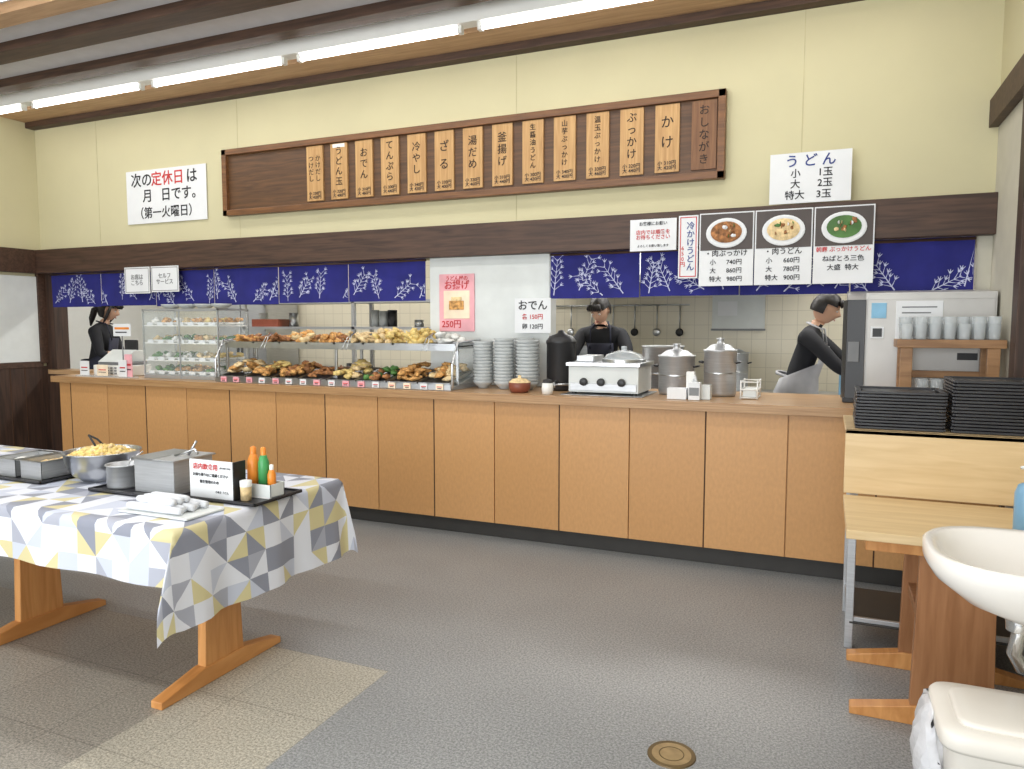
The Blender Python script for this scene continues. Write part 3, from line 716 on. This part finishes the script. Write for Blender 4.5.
def gn_pan(name,x,y,w,d,h,z,food=None):
    b=B(name); t=.004; ms=m_steelm
    b.box(x-w/2,x+w/2,y-d/2,y+d/2,z,z+t,ms)
    b.box(x-w/2,x-w/2+t,y-d/2,y+d/2,z,z+h,ms); b.box(x+w/2-t,x+w/2,y-d/2,y+d/2,z,z+h,ms)
    b.box(x-w/2,x+w/2,y-d/2,y-d/2+t,z,z+h,ms); b.box(x-w/2,x+w/2,y+d/2-t,y+d/2,z,z+h,ms)
    for q in ((x-w/2-.012,x-w/2+t,y-d/2-.012,y+d/2+.012),(x+w/2-t,x+w/2+.012,y-d/2-.012,y+d/2+.012),(x-w/2,x+w/2,y-d/2-.012,y-d/2+t),(x-w/2,x+w/2,y+d/2-t,y+d/2+.012)): b.box(*q,z+h-.003,z+h,m_steel)
    if food:
        b.box(x-w/2+t,x+w/2-t,y-d/2+t,y+d/2-t,z+h*.55,z+h*.7,food)
        for k in range(24): b.blob(x+random.uniform(-w/2+.03,w/2-.03),y+random.uniform(-d/2+.03,d/2-.03),z+h*.72,.02,.02,.012,food,.3,1)
    return b
gn_pan('steel_condiment_pan',-3.72,2.42,.15,.22,.09,Z2,m_white).done()
gn_pan('steel_condiment_pan',-3.53,2.42,.15,.22,.09,Z2,m_tem3).done()
b=gn_pan('steel_lidded_container',-2.73,2.44,.24,.22,.15,Z2,m_white)
b.box(-2.86,-2.73,2.32,2.56,Z2+.15,Z2+.156,m_steel); b.box(-2.73,-2.60,2.32,2.56,Z2+.15,Z2+.154,m_steelm)
b.tube([(-2.70,2.42,Z2+.157),(-2.64,2.43,Z2+.175),(-2.60,2.44,Z2+.19),(-2.58,2.44,Z2+.17)],.005,m_steel); b.tube([(-2.66,2.46,Z2+.157),(-2.62,2.47,Z2+.22)],.006,m_steel); b.done()
b=B('large_steel_bowl'); x,y=-3.25,2.48; z=ZT+.001
b.lathe([(0,z),(.09,z),(.13,z+.03),(.158,z+.08),(.168,z+.135),(.175,z+.137),(.173,z+.142),(.164,z+.138),(.153,z+.085),(.12,z+.035),(0,z+.02)],x,y,m_steel,40)
b.lathe([(.150,z+.10),(.13,z+.13),(.07,z+.155),(0,z+.163)],x,y,m_yel,30)
for k in range(150):
    a=random.uniform(0,6.28); r=math.sqrt(random.random())*.145; b.blob(x+r*math.cos(a),y+r*math.sin(a),z+.162-r*r*2.0,.014,.014,.009,random.choice([m_yel,m_yel,m_tem3]),.35,1)
for s_ in(-1,1): b.tube([(x-.02,y+.02*s_,z+.165),(x-.05,y+.015*s_,z+.19),(x-.09,y,z+.21)],.005,m_black)
b.done()
b=B('steel_canister'); x,y=-2.98,2.38
b.lathe([(0,Z2),(.07,Z2),(.072,Z2+.01),(.072,Z2+.10),(.078,Z2+.102),(.078,Z2+.107),(.068,Z2+.105),(.066,Z2+.05),(0,Z2+.045)],x,y,m_steelm)
b.tube([(x,y,Z2+.06),(x,y+.04,Z2+.12),(x+.02,y+.09,Z2+.15)],.004,m_steel); b.done()
e=empty('table_notice_sign')
b=B('panel'); b.box(-2.543,-2.30,2.355,2.361,Z2,Z2+.165,m_paper); b.box(-2.30,-2.294,2.355,2.425,Z2,Z2+.165,m_black); b.box(-2.543,-2.30,2.361,2.41,Z2,Z2+.01,m_glass2); b.done(0,e)
text(e,'店内飲食用',-2.45,2.353,Z2+.135,.028,m_red,bold=.0004); text(e,'(持ち帰り不可)',-2.34,2.353,Z2+.135,.009,m_ink)
text(e,'お持ち帰りはご遠慮ください',-2.423,2.353,Z2+.10,.0155,m_ink,bold=.0002); text(e,'衛生管理のため',-2.43,2.353,Z2+.07,.0155,m_ink,bold=.0002); text(e,'さぬき うどん',-2.36,2.353,Z2+.03,.012,m_ink)
b=B('condiment_caddy')
b.box(-2.34,-2.175,2.44,2.53,Z2,Z2+.006,m_white)
for q in ((-2.34,-2.335,2.44,2.53),(-2.18,-2.175,2.44,2.53),(-2.34,-2.175,2.44,2.445),(-2.34,-2.175,2.525,2.53)): b.box(*q,Z2,Z2+.06,m_panelwhite)
def bottle(x,y,m,h,r,cap):
    z=Z2+.007; b.lathe([(0,z),(r,z),(r,z+h*.7),(r*.6,z+h*.85),(r*.45,z+h*.87),(r*.45,z+h),(0,z+h)],x,y,m,20); b.lathe([(r*.5,z+h*.86),(r*.5,z+h*1.02),(0,z+h*1.05)],x,y,cap,14)
bottle(-2.305,2.485,m_orangeb,.20,.027,m_orangeb); bottle(-2.25,2.487,m_greenb,.20,.024,m_orangeb); bottle(-2.205,2.485,m_orangeb,.13,.018,m_white)
b.done(0)
b=B('shichimi_shaker'); b.lathe([(0,Z2),(.022,Z2),(.024,Z2+.07),(.018,Z2+.08),(0,Z2+.085)],-2.262,2.39,m_tem3); b.lathe([(.025,Z2+.06),(.025,Z2+.085),(0,Z2+.09)],-2.262,2.39,m_white); b.done()
b=B('rolled_towels')
b.box(-2.62,-2.25,2.06,2.255,ZT,ZT+.006,m_panelwhite)
for i in range(5):
    yy=2.09+.032*i; b.tube([(-2.60+.02*(i%2),yy,ZT+.023),(-2.58,yy,ZT+.023),(-2.40,yy+.004,ZT+.023),(-2.31-.02*(i%2),yy,ZT+.023)],[.013,.017,.017,.014],m_towel,12)
for i in range(3):
    yy=2.105+.034*i; b.tube([(-2.56,yy,ZT+.05),(-2.54,yy,ZT+.05),(-2.38,yy,ZT+.05),(-2.36,yy,ZT+.05)],[.012,.016,.016,.012],m_towel,12)
b.done()

# ================= KITCHEN CONTENT =================
b=B('kitchen_wall_shelf')
for z in (1.45,1.75):
    b.box(-6.6,-3.4,7.0,7.4,z,z+.03,m_steelm)
for x in (-6.6,-5.0,-3.44): b.box(x,x+.04,7.0,7.04,0,2.1,m_steelm); b.box(x,x+.04,7.36,7.4,0,2.1,m_steelm)
for k in range(26):
    x=-6.45+k*.117; h=random.uniform(.05,.2); z=random.choice([1.48,1.48,1.78,.88]); b.cyl(x,7.2,z,z+h,random.uniform(.045,.055),random.choice([m_white,m_steel,m_ceram,m_panelwhite,m_black,m_steel]))
b.box(-6.5,-6.1,7.05,7.3,1.48,1.57,m_redpot); b.box(-6.6,-3.4,7.0,7.4,.85,.88,m_steelm); b.done()
b=B('kitchen_worktable'); b.box(-3.2,2.4,7.1,7.7,.82,.86,m_steelm)
for x in (-3.15,-1.2,.6,2.35):
    for y in (7.15,7.65): b.box(x-.02,x+.02,y-.02,y+.02,0,.82,m_steelm)
b.box(-3.2,2.4,7.12,7.68,.25,.28,m_steelm); b.done()
pot('stock_pot',-2.4,7.4,.862,.2,.42); pot('stock_pot',-0.9,7.4,.862,.2,.36); pot('stock_pot',-1.2,5.82,.902,.16,.42,False)
b=B('noodle_boiler'); b.box(-2.0,-0.6,5.6,6.02,0,.9,m_steelm); b.box(-1.9,-1.5,5.65,5.97,.9,.93,m_steel); b.done(.005)
b=B('kitchen_whiteboard'); b.box(-1.16,-.62,8.17,8.195,1.45,1.83,m_panelwhite); b.box(-1.17,-.61,8.165,8.172,1.44,1.46,m_grey); b.box(-1.1,-.9,8.165,8.17,1.6,1.75,m_paper); b.done()
b=B('refrigerator'); b.box(-7.1,-6.7,7.5,8.15,0,1.9,m_steelm); b.box(-7.5,-7.12,7.5,8.15,0,1.9,m_steelm); b.box(-7.15,-7.13,7.46,7.5,.9,1.3,m_black); b.box(-7.08,-7.06,7.46,7.5,.9,1.3,m_black); b.done(.01)
b=B('exhaust_hood'); b.prism([(6.9,1.95),(7.9,1.95),(7.6,2.5),(7.1,2.5)],'X',-2.9,-0.2,m_steelm); b.box(-2.9,-.2,6.88,6.92,1.9,1.97,m_steel); b.box(-1.9,-1.2,7.1,7.5,2.5,2.79,m_steelm); b.done()
b=B('utensil_rail'); b.tube([(-3.1,8.16,1.72),(-1.4,8.16,1.72)],.01,m_steel)
for k in range(7):
    x=-3.0+.25*k; b.tube([(x,8.15,1.72),(x,8.14,1.45)],.008,m_steel); b.blob(x,8.13,1.42,.045,.012,.045,m_steel if k%2 else m_black,0,2,0)
b.done()
b=B('blue_cutting_board'); b.box(.1,.55,7.3,7.33,.862,1.2,m_soapb); b.done(.005)

# ================= PEOPLE =================
def skin_mesh(name,verts,edges,radii,sub=2):
    me=bpy.data.meshes.new(name+'_sk'); me.from_pydata([tuple(v) for v in verts],edges,[])
    o=bpy.data.objects.new(name+'_sk',me); S.collection.objects.link(o)
    sk=o.modifiers.new('skin','SKIN'); sk.use_smooth_shade=True; sk.branch_smoothing=0.4
    for i,sv in enumerate(me.skin_vertices[0].data):
        r=radii[i]; sv.radius=(r,r) if isinstance(r,float) else r; sv.use_root=(i==0)
    ss=o.modifiers.new('sub','SUBSURF'); ss.levels=sub; ss.render_levels=sub
    dg=bpy.context.evaluated_depsgraph_get(); dg.update()
    m2=bpy.data.meshes.new_from_object(o.evaluated_get(dg)); m2.name=name
    bpy.data.objects.remove(o)
    for p in m2.polygons: p.use_smooth=True
    return m2
def person(name,loc,rz,lean,armL,armR,headtilt,longhair=False,apron=None,s=1.0,cap=False,nod=0.0):
    E=empty(name,(0,0,0))
    cl,sl=math.cos(lean),math.sin(lean)
    def T(x,y,h): return Vector((x,-sl*h+y*cl,.95+cl*h+y*sl))
    V=[T(0,0,0),T(0,.0,.15),T(0,-.01,.32),T(0,0,.45),T(0,-.015,.50),T(0,-.03,.56)]
    R=[(.15,.11),(.14,.11),(.165,.125),(.11,.09),.058,.05]
    Ed=[(0,1),(1,2),(2,3),(3,4),(4,5)]
    for sg,arm in ((-1,armL),(1,armR)):
        i=len(V); sh=T(sg*.17,0,.43)
        V+=[sh,(sh+Vector(arm[0]))/2+Vector((sg*.01,0,0)),Vector(arm[0]),(Vector(arm[0])+Vector(arm[1]))/2,Vector(arm[1])]
        R+=[.072,.062,.05,.042,.028]; Ed+=[(3,i),(i,i+1),(i+1,i+2),(i+2,i+3),(i+3,i+4)]
    for sg in (-1,1):
        i=len(V); V+=[Vector((sg*.09,0,.86)),Vector((sg*.1,-.01,.68)),Vector((sg*.105,-.01,.5)),Vector((sg*.11,.02,.3)),Vector((sg*.11,.02,.09)),Vector((sg*.12,-.08,.04)),Vector((sg*.125,-.17,.03))]
        R+=[.088,.078,.06,.055,.04,.04,.03]; Ed+=[(0,i)]+[(i+k,i+k+1) for k in range(6)]
    me=skin_mesh('body',V,Ed,R)
    for m in (m_shirt,m_pants,m_skin,m_black): me.materials.append(m)
    nk=T(0,-.02,.54); wr=[(Vector(a[0]),Vector(a[1])) for a in (armL,armR)]
    for p in me.polygons:
        c=p.center; k=0
        if c.z<.93: k=1
        if c.z<.075: k=3
        if (c-nk).length<.062: k=2
        for (el,w) in wr:
            d=(w-el); tt=(c-el).dot(d)/d.length_squared
            if tt>.25 and (c-(el+d*tt)).length<.07 and tt<1.4: k=2
        p.material_index=k
    ob=bpy.data.objects.new('body',me); S.collection.objects.link(ob); ob.parent=E
    hc=T(0,-.05,.66); hb=B('head')
    HM=Matrix.Translation(hc)@Matrix.Rotation(headtilt,4,'Z')@Matrix.Rotation(lean*.6+nod,4,'X')
    r=bmesh.ops.create_uvsphere(hb.bm,u_segments=32,v_segments=24,radius=1); vs=r['verts']
    for v in vs:
        x,y,z=v.co; X=x*.074;Y=y*.094;Z=z*.115
        if z<0: X*=1+.32*z; Y*=1+.10*z
        if y<-.3 and z<-.1: Y-=.004
        nb=math.exp(-((x/.16)**2+((z+.12)/.2)**2)) if y<0 else 0
        Y-=nb*.026
        for ex in(-.42,.42):
            if y<0: Y+=.010*math.exp(-(((x-ex)/.2)**2+((z-.05)/.14)**2))
        if y<0: Y-=.006*math.exp(-((x/.35)**2+((z+.52)/.09)**2)); Y-=.010*math.exp(-((x/.3)**2+((z+.85)/.15)**2))
        v.co=(X,Y,Z)
    hb._fin(vs,m_skin,True)
    for ex in(-.031,.031):
        hb.blob(ex,-.080,.006,.012,.007,.007,m_white,0,2,0); hb.blob(ex,-.086,.006,.0055,.003,.0055,m_hair,0,1,0)
        hb.blob(ex,-.086,.026,.016,.004,.003,m_hair,0,1,0)
        hb.blob(ex*2.42,.008,-.005,.009,.017,.028,m_skin,0.1,2,0)
    hb.blob(0,-.092,-.062,.021,.006,.006,m_mouth,0,2,0)
    r=bmesh.ops.create_uvsphere(hb.bm,u_segments=32,v_segments=24,radius=1); vs=r['verts']; kill=[]
    for v in vs:
        x,y,z=v.co
        if (y<-.15 and z<.38-.2*abs(x)) or (z<(-.85 if longhair else -.42)): kill.append(v); continue
        k=1.0+.06*noise.noise(v.co*5)
        X=x*.089*k;Y=y*.111*k+.004;Z=z*.132*k
        if z<0: X*=1+.18*z
        v.co=(X,Y,Z)
    bmesh.ops.delete(hb.bm,geom=kill,context='VERTS'); vs=[v for v in vs if v.is_valid]; hb._fin(vs,m_hair,True)
    # fringe
    for k in range(7):
        xx=-.055+.0183*k; hb.tube([(xx*.8,-.075,.095),(xx,-.098,.065),(xx*1.05,-.098,.042)],[.016,.014,.004],m_hair,8)
    if longhair:
        hb.blob(0,.115,-.02,.04,.045,.05,m_hair,.1); hb.tube([(0,.11,.0),(0,.14,-.06),(0,.135,-.16),(0,.12,-.24)],[.02,.035,.03,.008],m_hair,12)
        for sg in(-1,1): hb.tube([(sg*.07,-.03,.05),(sg*.082,-.035,-.02),(sg*.078,-.03,-.09),(sg*.07,-.02,-.15)],[.012,.018,.016,.005],m_hair,10)
    if cap:
        hb.lathe([(.09,.045),(.092,.07),(.088,.10),(.07,.13),(0,.14)],0,0,m_shirt,26,sy=1.18)
        hb.blob(0,-.115,.055,.065,.05,.007,m_shirt,0,2,0)
    bmesh.ops.transform(hb.bm,matrix=HM,verts=hb.bm.verts[:])
    hb.done(0,E,recalc=True)
    for sg,arm in ((-1,armL),(1,armR)):
        el,w=Vector(arm[0]),Vector(arm[1]); d=(w-el).normalized()
        side=d.cross(Vector((0,0,1))); side=side.normalized() if side.length>.1 else Vector((0,-1,0))
        nrm=side.cross(d).normalized()
        if nrm.z>0: nrm=-nrm
        inn=side if (side.x*sg)<0 else -side
        pb=B('palm')
        r=bmesh.ops.create_icosphere(pb.bm,subdivisions=3,radius=1)
        Mx=Matrix((d,side,nrm)).transposed().to_4x4(); Mx.translation=w+d*.045
        bmesh.ops.transform(pb.bm,matrix=Mx@Matrix.Diagonal((.058,.042,.018,1)),verts=r['verts']); pb._fin(r['verts'],m_skin,True); pb.done(0,E)
        for f in range(4):
            o_=inn*(.030-.02*f); L=(.075,.083,.077,.060)[f]
            a=w+d*.075+o_; p1=a+d*L*.45+nrm*.008; p2=p1+(d*.75+nrm*.65)*L*.33; p3=p2+(d*.35+nrm*.9)*L*.27
            fm=skin_mesh('finger_%d'%(f+1),[a,p1,p2,p3],[(0,1),(1,2),(2,3)],[.0095,.009,.0085,.007],1); fm.materials.append(m_skin)
            fo=bpy.data.objects.new('finger_%d'%(f+1),fm); S.collection.objects.link(fo); fo.parent=E
        a=w+d*.03+inn*.03; p1=a+(d*.5+inn*.8)*.035+nrm*.006; p2=p1+(d*.85+inn*.25+nrm*.3)*.03; p3=p2+(d*.9+nrm*.3)*.022
        fm=skin_mesh('thumb',[a,p1,p2,p3],[(0,1),(1,2),(2,3)],[.013,.011,.010,.008],1); fm.materials.append(m_skin)
        fo=bpy.data.objects.new('thumb',fm); S.collection.objects.link(fo); fo.parent=E
    if apron:
        ab=B('apron'); i_=ab.mi(apron); cols=[]
        hs=[.34,.2,.08,-.02,-.2,-.4]
        for j,h in enumerate(hs):
            row=[]
            for i in range(17):
                wd=2.2 if h<.12 else .62; a=-math.pi/2+(i-8)/8*wd
                rx,ry=(.195,.165) if h>-.01 else (.215,.19)
                base=T(0,0,h) if h>0 else Vector((0,0,.95+h))
                row.append(ab.bm.verts.new((base.x+rx*math.cos(a),base.y+ry*math.sin(a),base.z)))
            cols.append(row)
        for a,c in zip(cols[:-1],cols[1:]):
            for i in range(16):
                f=ab.bm.faces.new((a[i],a[i+1],c[i+1],c[i])); f.material_index=i_; f.smooth=True
        for sg in(-1,1): ab.tube([T(sg*.09,-.15,.34),T(sg*.085,-.08,.50),T(sg*.05,.05,.52)],.008,apron)
        ab.tube([T(-.18,-.06,.08),T(-.1,.135,.08),T(0,.15,.08),T(.1,.135,.08),T(.18,-.06,.08)],.012,apron)
        ab.done(0,E,solid=.003)
    E.location=loc; E.rotation_euler=(0,0,rz); E.scale=(s,s,s)
    return E
# right: turned to the right, leaning over the work, arms reaching forward and down
person('kitchen_worker',(-0.26,6.5,0),math.radians(84),.28,((-.25,-.36,1.12),(-.15,-.56,1.03)),((.26,-.38,1.12),(.13,-.60,1.04)),0.1,apron=m_apron,s=1.04,nod=.25)
# middle: stooping over the boiler, head turned slightly aside
person('kitchen_worker',(-1.94,6.72,0),math.radians(8),.34,((-.26,-.36,1.08),(-.12,-.52,.98)),((.26,-.34,1.10),(.16,-.54,1.0)),-0.35,apron=m_apron2,s=1.05,nod=.35)
# left: cashier in near profile
person('cashier',(-7.68,5.86,0),math.radians(118),.14,((-.24,-.14,1.12),(-.14,-.36,1.09)),((.24,-.14,1.12),(.12,-.36,1.07)),0.0,longhair=True,apron=m_apron2,s=1.05,nod=.3)

# ================= LIGHT =================
w=bpy.data.worlds.new('World'); S.world=w; w.use_nodes=True
bg=w.node_tree.nodes['Background']; bg.inputs[0].default_value=(0.88,0.94,1,1); bg.inputs[1].default_value=1.3
def area(name,loc,rot,sx,sy,pw,col=(1,1,1)):
    l=bpy.data.lights.new(name,'AREA'); l.shape='RECTANGLE'; l.size=sx; l.size_y=sy; l.energy=pw; l.color=col
    o=bpy.data.objects.new(name,l); o.location=loc; o.rotation_euler=rot; S.collection.objects.link(o); return o
area('window_daylight',(-2.6,-2.9,1.7),(math.radians(90),0,math.radians(0)),6.5,2.2,275,(0.93,0.965,1))
area('ceiling_lamp',(-3.3,4.5,3.44),(0,0,0),7.5,.15,30,(1,.98,.95))
area('ceiling_lamp',(-3.3,3.10,3.45),(0,0,0),7.5,.15,45,(1,.98,.95))
area('ceiling_lamp',(-3.0,0.8,3.45),(0,0,0),7.0,.15,75,(1,.98,.95))
area('kitchen_lamp',(-3.0,6.6,2.68),(0,0,0),10,.3,165,(1,.98,.94))

# ================= CAMERA =================
cam=bpy.data.cameras.new('camera'); cam.lens=25.84; cam.sensor_width=36; cam.clip_start=.05
co=bpy.data.objects.new('camera',cam); co.location=(0,0,1.5); co.rotation_euler=(math.radians(90-4.63),0,math.radians(23.25)); S.collection.objects.link(co); S.camera=co
